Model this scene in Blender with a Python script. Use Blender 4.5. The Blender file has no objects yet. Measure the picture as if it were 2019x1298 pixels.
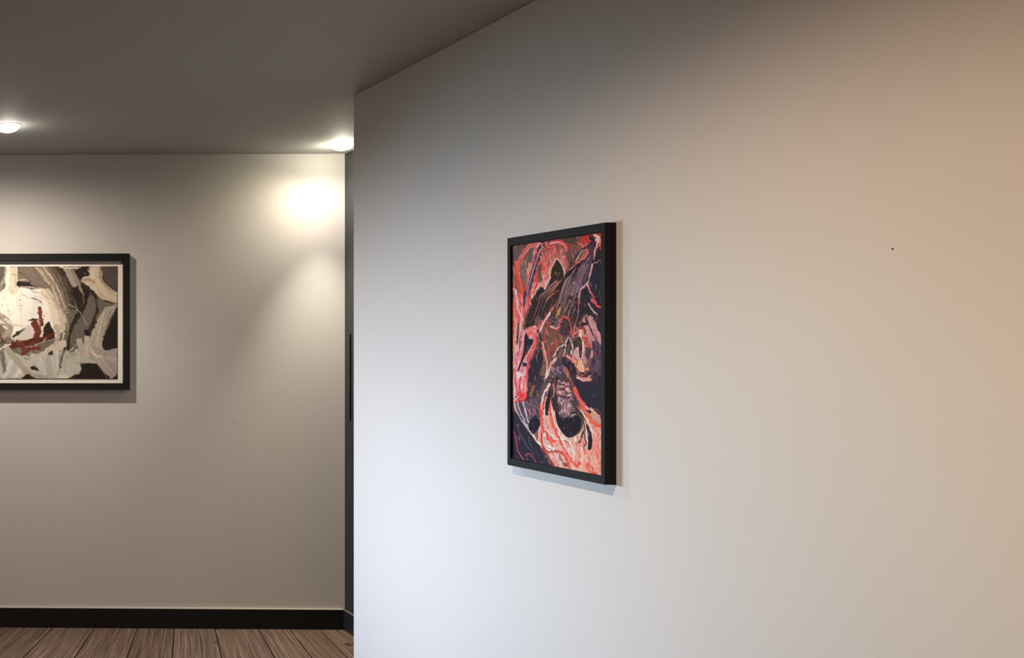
import bpy, bmesh, math, random
import numpy as np
from mathutils import Vector, Matrix

C = bpy.context.scene
COL = C.collection
random.seed(7)

# ------------------------------------------------------------------ measures
F, PX0, PY0 = 1900.0, -215.0, 668.0        # focal length in px, foot of the optical axis
EYE, CEIL = 1.65, 2.70
XR = 1.994                                 # plane of the right wall
YC = 4.155                                 # far corner of the right wall
XD = 2.576                                 # plane of the dark door beyond the corner
WB = Vector((XD, 5.469, 0.0))              # corner between back wall and door
TILT = -0.02305                            # the back wall is turned a little
def ywall(x): return WB.y + TILT * (x - WB.x)

# ------------------------------------------------------------------ helpers
def lin(c):
    return [(v/255/12.92) if v/255 <= .04045 else ((v/255+.055)/1.055)**2.4 for v in c]

def link(name, me, parent=None, mat=None):
    o = bpy.data.objects.new(name, me)
    COL.objects.link(o)
    if parent: o.parent = parent
    if mat is not None:
        for m in (mat if isinstance(mat, (list, tuple)) else [mat]): me.materials.append(m)
    return o

def obj(name, bm, mat, parent=None, smooth=False, bevel=0, seg=2):
    bmesh.ops.recalc_face_normals(bm, faces=bm.faces)
    me = bpy.data.meshes.new(name)
    bm.to_mesh(me); bm.free()
    if smooth:
        for p in me.polygons: p.use_smooth = True
    o = link(name, me, parent, mat)
    if bevel:
        b = o.modifiers.new('bevel', 'BEVEL'); b.width = bevel; b.segments = seg; b.limit_method = 'ANGLE'
    return o

def struct(name, bm, mat, **k):
    o = obj(name, bm, mat, **k); o['kind'] = 'structure'; return o

def thing(name, label, cat, mtx, group=None):
    o = bpy.data.objects.new(name, None); COL.objects.link(o)
    o.empty_display_size = .05
    o.matrix_world = mtx
    o['label'] = label; o['category'] = cat
    if group: o['group'] = group
    return o

def box(bm, x0, x1, y0, y1, z0, z1, mi=0):
    v = [bm.verts.new(p) for p in ((x0,y0,z0),(x1,y0,z0),(x1,y1,z0),(x0,y1,z0),(x0,y0,z1),(x1,y0,z1),(x1,y1,z1),(x0,y1,z1))]
    for f in ((0,1,2,3),(4,5,6,7),(0,1,5,4),(1,2,6,5),(2,3,7,6),(3,0,4,7)):
        bm.faces.new([v[i] for i in f]).material_index = mi
    return bm

def ring(bm, o, i, yf, yb):
    """rectangular ring in the x-z plane: outer (x0,x1,z0,z1), inner likewise, front at yf, back at yb"""
    def loop(r, y): return [bm.verts.new((a, y, b)) for a, b in ((r[0],r[2]),(r[1],r[2]),(r[1],r[3]),(r[0],r[3]))]
    L = [loop(o, yb), loop(o, yf), loop(i, yf), loop(i, yb)]
    for k in range(4):
        A, B = L[k], L[(k+1) % 4]
        for j in range(4):
            bm.faces.new((A[j], A[(j+1)%4], B[(j+1)%4], B[j]))
    return bm

def lathe(bm, prof, n=48):
    rows = []
    for r, z in prof:
        if r < 1e-6: rows.append([bm.verts.new((0,0,z))])
        else: rows.append([bm.verts.new((r*math.cos(2*math.pi*k/n), r*math.sin(2*math.pi*k/n), z)) for k in range(n)])
    for a, b in zip(rows, rows[1:]):
        for k in range(n):
            j = (k+1) % n
            if len(a) == 1 and len(b) == 1: continue
            if len(a) == 1: bm.faces.new((a[0], b[j], b[k]))
            elif len(b) == 1: bm.faces.new((a[k], a[j], b[0]))
            else: bm.faces.new((a[k], a[j], b[j], b[k]))
    return bm

# ------------------------------------------------------------------ materials
def new_mat(name):
    m = bpy.data.materials.new(name); m.use_nodes = True
    nt = m.node_tree
    return m, nt, nt.nodes['Principled BSDF']

def plain(name, c, rough=.5, metal=0, spec=.5):
    m, nt, b = new_mat(name)
    b.inputs['Base Color'].default_value = (*lin(c), 1)
    b.inputs['Roughness'].default_value = rough
    b.inputs['Metallic'].default_value = metal
    b.inputs['Specular IOR Level'].default_value = spec
    return m

def paint(name, c, rough=.6, spec=.3, var=.012):
    """rolled wall paint: a barely uneven tint and orange-peel bump"""
    m, nt, b = new_mat(name)
    N, L = nt.nodes, nt.links
    geo = N.new('ShaderNodeNewGeometry')
    n1 = N.new('ShaderNodeTexNoise'); n1.inputs['Scale'].default_value = 2.2; n1.inputs['Detail'].default_value = 4
    L.new(geo.outputs['Position'], n1.inputs['Vector'])
    mix = N.new('ShaderNodeMix'); mix.data_type = 'RGBA'
    a = lin(c)
    mix.inputs['A'].default_value = (*[v*(1-var*2) for v in a], 1)
    mix.inputs['B'].default_value = (*[min(1, v*(1+var*2)) for v in a], 1)
    L.new(n1.outputs['Fac'], mix.inputs['Factor'])
    L.new(mix.outputs['Result'], b.inputs['Base Color'])
    n2 = N.new('ShaderNodeTexNoise'); n2.inputs['Scale'].default_value = 160; n2.inputs['Detail'].default_value = 3
    L.new(geo.outputs['Position'], n2.inputs['Vector'])
    bp = N.new('ShaderNodeBump'); bp.inputs['Strength'].default_value = .04; bp.inputs['Distance'].default_value = .002
    L.new(n2.outputs['Fac'], bp.inputs['Height']); L.new(bp.outputs['Normal'], b.inputs['Normal'])
    b.inputs['Roughness'].default_value = rough
    b.inputs['Specular IOR Level'].default_value = spec
    return m

def laminate(name, c, c2):
    """dark door laminate with a fine upright grain"""
    m, nt, b = new_mat(name)
    N, L = nt.nodes, nt.links
    geo = N.new('ShaderNodeNewGeometry')
    mp = N.new('ShaderNodeMapping'); mp.inputs['Scale'].default_value = (180, 180, 7)
    L.new(geo.outputs['Position'], mp.inputs['Vector'])
    n = N.new('ShaderNodeTexNoise'); n.inputs['Scale'].default_value = 1; n.inputs['Detail'].default_value = 5
    L.new(mp.outputs['Vector'], n.inputs['Vector'])
    r = N.new('ShaderNodeMapRange'); r.inputs['From Min'].default_value = .3; r.inputs['From Max'].default_value = .7
    L.new(n.outputs['Fac'], r.inputs['Value'])
    mix = N.new('ShaderNodeMix'); mix.data_type = 'RGBA'
    mix.inputs['A'].default_value = (*lin(c), 1); mix.inputs['B'].default_value = (*lin(c2), 1)
    L.new(r.outputs['Result'], mix.inputs['Factor']); L.new(mix.outputs['Result'], b.inputs['Base Color'])
    b.inputs['Roughness'].default_value = .42
    return m

def vcol(name, rough=.5, bump=0.0, spec=.35):
    m, nt, b = new_mat(name)
    N, L = nt.nodes, nt.links
    a = N.new('ShaderNodeAttribute'); a.attribute_name = 'pigment'
    L.new(a.outputs['Color'], b.inputs['Base Color'])
    b.inputs['Roughness'].default_value = rough
    b.inputs['Specular IOR Level'].default_value = spec
    return m

def emitter(name, c, s):
    m, nt, b = new_mat(name)
    b.inputs['Base Color'].default_value = (.9, .9, .9, 1)
    b.inputs['Emission Color'].default_value = (*c, 1)
    b.inputs['Emission Strength'].default_value = s
    return m

def wood():
    m, nt, b = new_mat('weathered_oak_planks')
    N, L = nt.nodes, nt.links
    uv = N.new('ShaderNodeUVMap'); uv.uv_map = 'plank'
    tint = N.new('ShaderNodeAttribute'); tint.attribute_name = 'tint'
    # broad figure that bends the grain
    n0 = N.new('ShaderNodeTexNoise'); n0.inputs['Scale'].default_value = 2.6; n0.inputs['Detail'].default_value = 2
    mp0 = N.new('ShaderNodeMapping'); mp0.inputs['Scale'].default_value = (2.0, .8, 1)
    L.new(uv.outputs['UV'], mp0.inputs['Vector']); L.new(mp0.outputs['Vector'], n0.inputs['Vector'])
    # knots
    vo = N.new('ShaderNodeTexVoronoi'); vo.feature = 'F1'; vo.inputs['Scale'].default_value = 1.0
    mpk = N.new('ShaderNodeMapping'); mpk.inputs['Scale'].default_value = (5.5, 3.4, 1); mpk.inputs['Location'].default_value = (.35, .2, 0)
    L.new(uv.outputs['UV'], mpk.inputs['Vector']); L.new(mpk.outputs['Vector'], vo.inputs['Vector'])
    kn = N.new('ShaderNodeMapRange'); kn.inputs['From Min'].default_value = 0; kn.inputs['From Max'].default_value = .26
    kn.inputs['To Min'].default_value = 1; kn.inputs['To Max'].default_value = 0; kn.interpolation_type = 'SMOOTHSTEP'
    L.new(vo.outputs['Distance'], kn.inputs['Value'])
    # grain coordinate = across*k + figure + knot swirl
    sep = N.new('ShaderNodeSeparateXYZ'); L.new(uv.outputs['UV'], sep.inputs['Vector'])
    m1 = N.new('ShaderNodeMath'); m1.operation = 'MULTIPLY_ADD'; m1.inputs[1].default_value = .018
    L.new(n0.outputs['Fac'], m1.inputs[0]); L.new(sep.outputs['X'], m1.inputs[2])
    m2 = N.new('ShaderNodeMath'); m2.operation = 'MULTIPLY_ADD'; m2.inputs[1].default_value = .03
    L.new(kn.outputs['Result'], m2.inputs[0]); L.new(m1.outputs[0], m2.inputs[2])
    comb = N.new('ShaderNodeCombineXYZ'); L.new(m2.outputs[0], comb.inputs['X']); L.new(sep.outputs['Y'], comb.inputs['Y'])
    def grain(sx, sy, det, ro=.6):
        mp = N.new('ShaderNodeMapping'); mp.inputs['Scale'].default_value = (sx, sy, 1)
        L.new(comb.outputs['Vector'], mp.inputs['Vector'])
        n = N.new('ShaderNodeTexNoise'); n.inputs['Scale'].default_value = 1; n.inputs['Detail'].default_value = det; n.inputs['Roughness'].default_value = ro
        L.new(mp.outputs['Vector'], n.inputs['Vector']); return n
    g1 = grain(105, 1.3, 6, .75); g2 = grain(260, 2.2, 3)
    ramp = N.new('ShaderNodeValToRGB')
    e = ramp.color_ramp.elements
    e[0].position = .30; e[0].color = (*lin((52, 39, 32)), 1)
    e[1].position = .72; e[1].color = (*lin((184, 152, 128)), 1)
    x = ramp.color_ramp.elements.new(.46); x.color = (*lin((108, 88, 76)), 1)
    x = ramp.color_ramp.elements.new(.58); x.color = (*lin((134, 111, 96)), 1)
    L.new(g1.outputs['Fac'], ramp.inputs['Fac'])
    r2 = N.new('ShaderNodeMapRange'); r2.inputs['From Min'].default_value = .34; r2.inputs['From Max'].default_value = .52; r2.inputs['To Min'].default_value = .4; r2.inputs['To Max'].default_value = 1
    L.new(g2.outputs['Fac'], r2.inputs['Value'])
    mul = N.new('ShaderNodeMix'); mul.data_type = 'RGBA'; mul.blend_type = 'MULTIPLY'; mul.inputs['Factor'].default_value = 1
    L.new(ramp.outputs['Color'], mul.inputs['A']); L.new(r2.outputs['Result'], mul.inputs['B'])
    mul2 = N.new('ShaderNodeMix'); mul2.data_type = 'RGBA'; mul2.blend_type = 'MULTIPLY'; mul2.inputs['Factor'].default_value = 1
    L.new(mul.outputs['Result'], mul2.inputs['A']); L.new(tint.outputs['Color'], mul2.inputs['B'])
    kd = N.new('ShaderNodeMapRange'); kd.inputs['From Min'].default_value = .5; kd.inputs['From Max'].default_value = .95; kd.inputs['To Min'].default_value = 1; kd.inputs['To Max'].default_value = .22
    L.new(kn.outputs['Result'], kd.inputs['Value'])
    mul3 = N.new('ShaderNodeMix'); mul3.data_type = 'RGBA'; mul3.blend_type = 'MULTIPLY'; mul3.inputs['Factor'].default_value = 1
    L.new(mul2.outputs['Result'], mul3.inputs['A']); L.new(kd.outputs['Result'], mul3.inputs['B'])
    L.new(mul3.outputs['Result'], b.inputs['Base Color'])
    bp = N.new('ShaderNodeBump'); bp.inputs['Strength'].default_value = .25; bp.inputs['Distance'].default_value = .002
    L.new(g1.outputs['Fac'], bp.inputs['Height']); L.new(bp.outputs['Normal'], b.inputs['Normal'])
    b.inputs['Roughness'].default_value = .55
    b.inputs['Specular IOR Level'].default_value = .3
    return m

M_wall = paint('off_white_wall_paint', (226, 224, 221))
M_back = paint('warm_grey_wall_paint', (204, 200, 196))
M_dim = paint('unseen_wall_dark', (40, 39, 38))  # unseen walls kept near black to cut bounced light
M_ceil = paint('grey_ceiling_paint', (172, 174, 171), rough=.7)
M_door = laminate('charcoal_laminate', (34, 38, 44), (54, 56, 60))
M_base = plain('black_skirting', (20, 19, 18), .55, spec=.25)
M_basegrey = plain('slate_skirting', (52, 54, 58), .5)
M_cap = plain('pale_skirting_bead', (205, 198, 188), .5)
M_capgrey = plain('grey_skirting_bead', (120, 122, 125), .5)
M_black = plain('black_frame_lacquer', (17, 17, 18), .55, spec=.2)
M_black2 = plain('matt_black_frame', (20, 18, 17), .6, spec=.25)
M_mat = plain('ivory_mount_board', (240, 232, 222), .8, spec=.2)
M_pull = plain('black_metal_pull', (5, 5, 5), .7, spec=.05)
M_ring = plain('white_enamel', (225, 222, 216), .4)
M_wood = wood()
M_gap = plain('dark_plank_gap', (22, 16, 13), .9, spec=.1)
M_mark = plain('dark_pinhole', (60, 52, 46), .9)
M_scuff = plain('scuff_graphite', (128, 120, 110), .8)
M_paintL = vcol('oil_paint_beige', .6, spec=.18)
M_paintR = vcol('oil_paint_red', .65, spec=.12)

# ------------------------------------------------------------------ shell
# floor: tapering planks, laid slightly fanned towards the door corner
FX, FY, FD = 3.13, 10.30, 4.83
edges = [.675, .91, 1.15, 1.395, 1.608, 1.840, 2.088, 2.262, 2.430, 2.66]
while edges[0] > -2.3: edges.insert(0, edges[0] - .235)
while edges[-1] < 3.0: edges.append(edges[-1] + .235)
bm = bmesh.new()
uvl = bm.loops.layers.uv.new('plank')
tl = bm.loops.layers.float_color.new('tint')
def fan(x0, y): return FX + (x0 - FX) * (FY - y) / FD
for k, (a, b) in enumerate(zip(edges, edges[1:])):
    rnd = random.Random(40 + k)
    cuts = [-2.6, -2.6 + rnd.uniform(.6, 1.9)]
    while cuts[-1] < 4.7: cuts.append(cuts[-1] + rnd.uniform(1.3, 2.2))
    if cuts[-1] > 4.5: cuts.pop()
    cuts.append(5.62)
    for y0, y1 in zip(cuts, cuts[1:]):
        t = rnd.uniform(.78, 1.16); tr = rnd.uniform(-.03, .06)
        off = (rnd.uniform(0, 9), rnd.uniform(0, 9))
        g, yg = .0027, .0015
        n = 6
        ys = [y0+yg + (y1-y0-2*yg)*i/n for i in range(n+1)]
        lo = [bm.verts.new((fan(a, y) + g, y, 0)) for y in ys]
        hi = [bm.verts.new((fan(b, y) - g, y, 0)) for y in ys]
        lod = [bm.verts.new((v.co.x - .0006, v.co.y, -.004)) for v in lo]
        hid = [bm.verts.new((v.co.x + .0006, v.co.y, -.004)) for v in hi]
        w = b - a
        for i in range(n):
            f = bm.faces.new((lo[i], hi[i], hi[i+1], lo[i+1]))
            for l, (u, v) in zip(f.loops, ((0, ys[i]), (w, ys[i]), (w, ys[i+1]), (0, ys[i+1]))):
                l[uvl].uv = (u + off[0], v + off[1])
            s1 = bm.faces.new((lod[i], lo[i], lo[i+1], lod[i+1])); s2 = bm.faces.new((hi[i], hid[i], hid[i+1], hi[i+1]))
            for ff in (f, s1, s2):
                for l in ff.loops: l[tl] = (t*(1+tr), t, t*(1-tr), 1)
            s1.material_index = s2.material_index = 1
        e0 = bm.faces.new((lo[0], lod[0], hid[0], hi[0])); e1 = bm.faces.new((lo[n], hi[n], hid[n], lod[n]))
        e0.material_index = e1.material_index = 1
box(bm, -7, 3.2, -2.7, 5.62, -.06, -.004, 1)
me = bpy.data.meshes.new('floor'); bm.normal_update(); bm.to_mesh(me); bm.free()
fl = link('floor', me, None, [M_wood, M_gap]); fl['kind'] = 'structure'

struct('ceiling', box(bmesh.new(), -3.3, 3.2, -2.7, 5.75, CEIL, CEIL+.1), M_ceil)

# right wall, a solid pier ending at the far corner
bm = bmesh.new()
box(bm, XR, 2.74, -2.6, YC, 0, CEIL)
wr = struct('wall_right', bm, [M_wall, M_mark], bevel=.004)
# back wall in its own frame: local x runs along the wall (0 at the door corner, negative to the left)
WM = Matrix.Translation(WB) @ Matrix.Rotation(math.atan(TILT), 4, 'Z')
def back(name, bm, mat, **k):
    o = struct(name, bm, mat, **k); o.matrix_world = WM; return o
WX0, WX1, WZ0, WZ1 = -5.15, -3.65, .08, 2.25       # window opening, out of the picture to the left
bm = bmesh.new()
box(bm, WX1, .16, 0, .12, 0, CEIL)
box(bm, -5.9, WX0, 0, .12, 0, CEIL)
box(bm, WX0, WX1, 0, .12, 0, WZ0)
box(bm, WX0, WX1, 0, .12, WZ1, CEIL)
back('wall_back', bm, M_back)
# two short scuffs on the bare back wall
for x, z, l, a in ((462-PX0, 837, .028, .25), (360-PX0, 997, .016, .5)):
    bm = bmesh.new()
    k = 1/346.5
    for i in range(6):
        t = i/5
        u, w = (x*k - XD) + l*(t-.5), EYE-(z-PY0)*k + l*a*(t-.5) + .003*math.sin(3*t)
        h = .0009*math.sin(math.pi*(.12+.76*t))
        v = [bm.verts.new((u, -.0004, w-h)), bm.verts.new((u, -.0004, w+h))]
        if i: bm.faces.new((pv[0], v[0], v[1], pv[1]))
        pv = v
    o = obj('scuff_mark', bm, M_scuff, bpy.data.objects['wall_back'])
# window_1
bm = ring(bmesh.new(), (WX0, WX1, WZ0, WZ1), (WX0+.05, WX1-.05, WZ0+.05, WZ1-.05), .03, .09)
w1 = back('window_1', bm, M_black)
struct('wall_left', box(bmesh.new(), -3.3, -3.2, -2.7, 5.75, 0, CEIL), M_dim)
struct('wall_rear', box(bmesh.new(), -3.2, 3.2, -2.7, -2.6, 0, CEIL), M_dim)

# skirting of the back wall: black board with a pale bead on top
bm = box(bmesh.new(), WX1+.02, -.012, -.012, 0, 0, .112)
bb = back('baseboard_back', bm, M_base, bevel=.0015)
cap = obj('bead', box(bmesh.new(), WX1+.02, -.012, -.0125, 0, .112, .1165), M_cap, bb)
# door beyond the corner, with its skirting
bm = box(bmesh.new(), XD, XD+.05, YC, WB.y, .112, CEIL)
d1 = struct('door_1', bm, M_door)
hx = XD
bm = ring(bmesh.new(), (-.0075, .0075, 1.190, 1.676), (-.0064, .0064, 1.1915, 1.6745), -.0012, .004)
box(bm, -.0064, .0064, -.0004, .003, 1.1915, 1.6745)
h = obj('door_handle', bm, M_pull, d1)
h.matrix_world = Matrix.Translation((XD, 5.402, 0)) @ Matrix.Rotation(-math.pi/2, 4, 'Z')
bm = box(bmesh.new(), XD-.012, XD+.05, YC, WB.y, 0, .1095)
br = struct('baseboard_right', bm, M_basegrey, bevel=.0015)
obj('bead', box(bmesh.new(), XD-.0125, XD, YC, WB.y-.012, .1095, .114), M_capgrey, br)

# tiny pinhole on the right wall
s = (1760 - PX0) / XR
bm = bmesh.new(); lathe(bm, [(0, .0006), (.0017, .0006), (.0022, 0)], 16)
o = obj('nail_hole', bm, M_mark, wr)
o.matrix_world = Matrix.Translation((XR, F/s, EYE - (491-PY0)/s)) @ Matrix.Rotation(-math.pi/2, 4, 'Y')

# ------------------------------------------------------------------ painting tools
RNG = np.random.default_rng(11)
LAT = RNG.random((256, 256))
def vnoise(x, y):
    x = np.asarray(x, float); y = np.asarray(y, float)
    xi = np.floor(x).astype(int); yi = np.floor(y).astype(int)
    fx = x - xi; fy = y - yi
    fx = fx*fx*(3-2*fx); fy = fy*fy*(3-2*fy)
    a = LAT[xi & 255, yi & 255]; b = LAT[(xi+1) & 255, yi & 255]; c = LAT[xi & 255, (yi+1) & 255]; d = LAT[(xi+1) & 255, (yi+1) & 255]
    return (a*(1-fx)+b*fx)*(1-fy) + (c*(1-fx)+d*fx)*fy

def smooth(pts, n=8, closed=False):
    p = [np.array(q, float) for q in pts]
    if len(p) < 3 and not closed: return np.array([p[0] + (p[-1]-p[0])*t for t in np.linspace(0, 1, n)])
    out = []
    N = len(p); rng = range(N if closed else N-1)
    for i in rng:
        if closed: a, b, c, d = p[i-1], p[i], p[(i+1) % N], p[(i+2) % N]
        else: a, b, c, d = p[max(i-1, 0)], p[i], p[i+1], p[min(i+2, N-1)]
        for t in np.linspace(0, 1, n, endpoint=False):
            out.append(.5*((2*b)+(-a+c)*t+(2*a-5*b+4*c-d)*t*t+(-a+3*b-3*c+d)*t**3))
    if not closed: out.append(p[-1])
    return np.array(out)

class Art:
    """a canvas w x h mm; colours kept as 0-255 values; y runs down"""
    def __init__(s, w, h, step, base, conv):
        s.w, s.h, s.step, s.conv = w, h, step, conv
        s.nx, s.ny = int(w/step)+1, int(h/step)+1
        s.X, s.Y = np.meshgrid(np.linspace(0, w, s.nx), np.linspace(0, h, s.ny))
        s.P = np.zeros((s.ny, s.nx, 3)) + np.array(base, float)
        s.k = 0; s.log = []
    def _win(s, lo, hi):
        i0 = max(0, int(lo[0]/s.w*(s.nx-1))-1); i1 = min(s.nx, int(hi[0]/s.w*(s.nx-1))+3)
        j0 = max(0, int(lo[1]/s.h*(s.ny-1))-1); j1 = min(s.ny, int(hi[1]/s.h*(s.ny-1))+3)
        return (slice(j0, j1), slice(i0, i1)) if i1 > i0 and j1 > j0 else None
    def _put(s, win, a, col):
        s.P[win] += (np.clip(col, 0, 255) - s.P[win]) * np.clip(a, 0, 1)[..., None]
    def stroke(s, pts, w, col, w2=None, wm=None, var=22, col2=None, dry=.0, al=1.0, raw=False, rag=.18, n=8):
        s.k += 1; sd = s.k * 17.31
        if not raw: s.log.append((list(pts), w, tuple(col)))
        q = smooth(pts if raw else [s.conv(*p) for p in pts], n)
        wmax = max(w, w2 or w, wm or w)
        win = s._win(q.min(0)-wmax, q.max(0)+wmax)
        if win is None: return
        X, Y = s.X[win], s.Y[win]
        best = np.full(X.shape, 1e9); off = np.zeros(X.shape); T = np.zeros(X.shape)
        seg = np.linalg.norm(np.diff(q, axis=0), axis=1); tot = seg.sum() + 1e-9; acc = 0
        for (x0, y0), (x1, y1), L in zip(q, q[1:], seg):
            if L < 1e-6: continue
            dx, dy = (x1-x0)/L, (y1-y0)/L
            t = np.clip((X-x0)*dx+(Y-y0)*dy, 0, L)
            ex, ey = X-x0-dx*t, Y-y0-dy*t
            d = np.hypot(ex, ey); m = d < best
            best[m] = d[m]; off[m] = (dx*ey-dy*ex)[m]; T[m] = (acc+t)[m]
            acc += L
        f = T/tot
        ww = (w + ((w2 if w2 is not None else w)-w)*f)
        if wm is not None: ww = ww + (wm-(w+(w2 if w2 is not None else w))/2)*np.sin(np.pi*f)
        ww = ww/2*(1+rag*(vnoise(T*.35+sd, off*0+sd)*2-1)*1.2)
        a = np.clip((ww-best)/max(s.step, .7)+.5, 0, 1)
        br = vnoise(off*.9+sd, T*.03+sd)*.65 + vnoise(off*2.2+sd, T*.06)*.35
        if dry: a = a*np.clip((br-dry*(.25+.75*f))*6+.5, 0, 1)
        c = np.array(col, float) + (br-.5)[..., None]*2*var*np.array([1, .96, .92])
        if col2 is not None:
            mx = np.clip(vnoise(off*.55+sd+9, T*.035+sd)*2.2-.6, 0, 1)[..., None]
            c = c*(1-mx) + (np.array(col2, float)+(br-.5)[..., None]*2*var)*mx
        s._put(win, a*al, c)
    def fill(s, pts, col, ang=90, var=18, col2=None, al=1.0, fx=.8, fy=.05, sm=True, edge=1.0, rag=1.2):
        s.k += 1; sd = s.k*13.7
        q = [s.conv(*p) for p in pts]
        q = smooth(q, 6, True) if sm else np.array(q)
        win = s._win(q.min(0)-2, q.max(0)+2)
        if win is None: return
        X, Y = s.X[win], s.Y[win]
        Xr = X+(vnoise(X*.3+sd, Y*.3)-.5)*2*rag; Yr = Y+(vnoise(X*.3, Y*.3+sd)-.5)*2*rag
        ins = np.zeros(X.shape, bool)
        for (x0, y0), (x1, y1) in zip(q, np.roll(q, -1, 0)):
            if y0 == y1: continue
            c = ((y0 > Yr) != (y1 > Yr)) & (Xr < (x1-x0)*(Yr-y0)/(y1-y0)+x0)
            ins ^= c
        a = ins.astype(float)
        r = math.radians(ang); U = X*math.cos(r)+Y*math.sin(r); V = -X*math.sin(r)+Y*math.cos(r)
        br = vnoise(V*fx+sd, U*fy+sd)*.65+vnoise(V*fx*2.4+sd, U*fy*2)*.35
        c = np.array(col, float)+(br-.5)[..., None]*2*var
        if col2 is not None:
            mx = np.clip(vnoise(V*fx*.35+sd, U*fy*.8+sd)*2.6-.8, 0, 1)[..., None]
            c = c*(1-mx)+(np.array(col2, float)+(br-.5)[..., None]*2*var)*mx
        s._put(win, a*al, c)
    def scatter(s, pts, pal, n, ang, spread, ln, w, seed=0, curve=.15, al=.9, var=14):
        r = random.Random(seed)
        q = np.array([s.conv(*p) for p in pts]); lo, hi = q.min(0), q.max(0)
        done = 0
        for _ in range(n*6):
            if done >= n: break
            x, y = r.uniform(lo[0], hi[0]), r.uniform(lo[1], hi[1]); ins = False
            for (x0, y0), (x1, y1) in zip(q, np.roll(q, -1, 0)):
                if (y0 > y) != (y1 > y) and x < (x1-x0)*(y-y0)/(y1-y0)+x0: ins = not ins
            if not ins: continue
            done += 1
            a = math.radians((ang(x, y) if callable(ang) else ang) + r.uniform(-spread, spread)); L = ln*r.uniform(.5, 1.4)
            dx, dy = math.cos(a)*L/2, math.sin(a)*L/2; b = r.uniform(-curve, curve)
            s.stroke([(x-dx, y-dy), (x-dy*b, y+dx*b), (x+dx, y+dy)], w*r.uniform(.3, .6), r.choice(pal), w2=w*.2, wm=w*r.uniform(.7, 1.3), raw=True, al=al, var=var, n=4)
    def facture(s, n, ln, w, jit, seed=0, al=.75, pale=None):
        """small brush marks laid along the forms, each a little off the colour under it"""
        r = random.Random(seed)
        g = s.P.mean(2)
        for _ in range(2): g = (g + np.roll(g, 1, 0) + np.roll(g, -1, 0) + np.roll(g, 1, 1) + np.roll(g, -1, 1))/5
        gy, gx = np.gradient(g)
        for _ in range(n):
            i, j = r.randrange(s.nx), r.randrange(s.ny)
            dx, dy = gx[j, i], gy[j, i]; m = math.hypot(dx, dy)
            a = math.atan2(dx, -dy) if m > .8 else r.uniform(1.2, 2.3)
            a += r.uniform(-.35, .35)
            c = s.P[j, i].copy(); k = r.gauss(0, jit)
            c = c + k*np.array([1, .92, .9]) + np.array([r.gauss(0, jit*.3) for _ in range(3)])
            if pale is not None and r.random() < .10: c = c*.45 + np.array(r.choice(pale))*.55
            x, y = s.X[j, i], s.Y[j, i]; L = ln*r.uniform(.4, 1.3)/2; b = r.uniform(-.25, .25)
            ex, ey = math.cos(a)*L, math.sin(a)*L
            s.stroke([(x-ex, y-ey), (x-ey*b, y+ex*b), (x+ex, y+ey)], w*.4, c, w2=w*.25, wm=w*r.uniform(.6, 1.3), raw=True, al=al, var=10, n=3)
    def warp(s, amp, sc, seed=0):
        """a nervous hand: edges wander a little"""
        dx = (vnoise(s.X/sc+seed, s.Y/sc)-.5)*2*amp + (vnoise(s.X/sc*2.7, s.Y/sc*2.7+seed)-.5)*amp
        dy = (vnoise(s.X/sc+seed+50, s.Y/sc+31)-.5)*2*amp + (vnoise(s.X/sc*2.7+9, s.Y/sc*2.7+seed)-.5)*amp
        i = np.clip(np.rint((s.X+dx)/s.w*(s.nx-1)).astype(int), 0, s.nx-1); j = np.clip(np.rint((s.Y+dy)/s.h*(s.ny-1)).astype(int), 0, s.ny-1)
        s.P = s.P[j, i]
    def mesh(s, name, mat, parent, gain=(1, 1, 1), relief=0.0, con=1.0):
        """grid in the x-z plane facing -y, top left at the local origin"""
        c = np.clip(118+(s.P-114)*con, 4, 250)/255.0
        L = np.where(c <= .04045, c/12.92, ((c+.055)/1.055)**2.4)*np.array(gain)
        L = np.clip(L, .004, .9)
        nx, ny = s.nx, s.ny
        co = np.zeros((ny, nx, 3)); co[..., 0] = s.X/1000; co[..., 2] = -s.Y/1000
        g = s.P.mean(2)/255; co[..., 1] = -g*relief
        co[[0, -1], :, 1] = 0; co[:, [0, -1], 1] = 0
        idx = np.arange(nx*ny).reshape(ny, nx)
        quads = np.stack([idx[:-1, :-1], idx[1:, :-1], idx[1:, 1:], idx[:-1, 1:]], -1).reshape(-1, 4)
        # a thin rim gives the sheet its thickness
        rim = np.concatenate([idx[0, :], idx[1:, -1], idx[-1, -2::-1], idx[-2:0:-1, 0]])
        back = co.reshape(-1, 3)[rim].copy(); back[:, 1] = .002
        nb = len(rim); b0 = nx*ny
        verts = np.concatenate([co.reshape(-1, 3), back])
        k = np.arange(nb); k2 = (k+1) % nb
        rq = np.stack([rim[k], rim[k2], b0+k2, b0+k], -1)
        faces = np.concatenate([quads, rq])
        me = bpy.data.meshes.new(name)
        me.vertices.add(len(verts)); me.vertices.foreach_set('co', verts.astype(np.float32).ravel())
        me.loops.add(faces.size); me.loops.foreach_set('vertex_index', faces.astype(np.int32).ravel())
        me.polygons.add(len(faces)); me.polygons.foreach_set('loop_start', np.arange(0, faces.size, 4, dtype=np.int32))
        me.update(calc_edges=True)
        at = me.color_attributes.new('pigment', 'FLOAT_COLOR', 'POINT')
        full = np.concatenate([L.reshape(-1, 3), L.reshape(-1, 3)[rim]])
        at.data.foreach_set('color', np.concatenate([full, np.ones((len(full), 1))], 1).astype(np.float32).ravel())
        me.polygons.foreach_set('use_smooth', np.ones(len(faces), bool))
        me.validate()
        return link(name, me, parent, mat)

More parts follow.
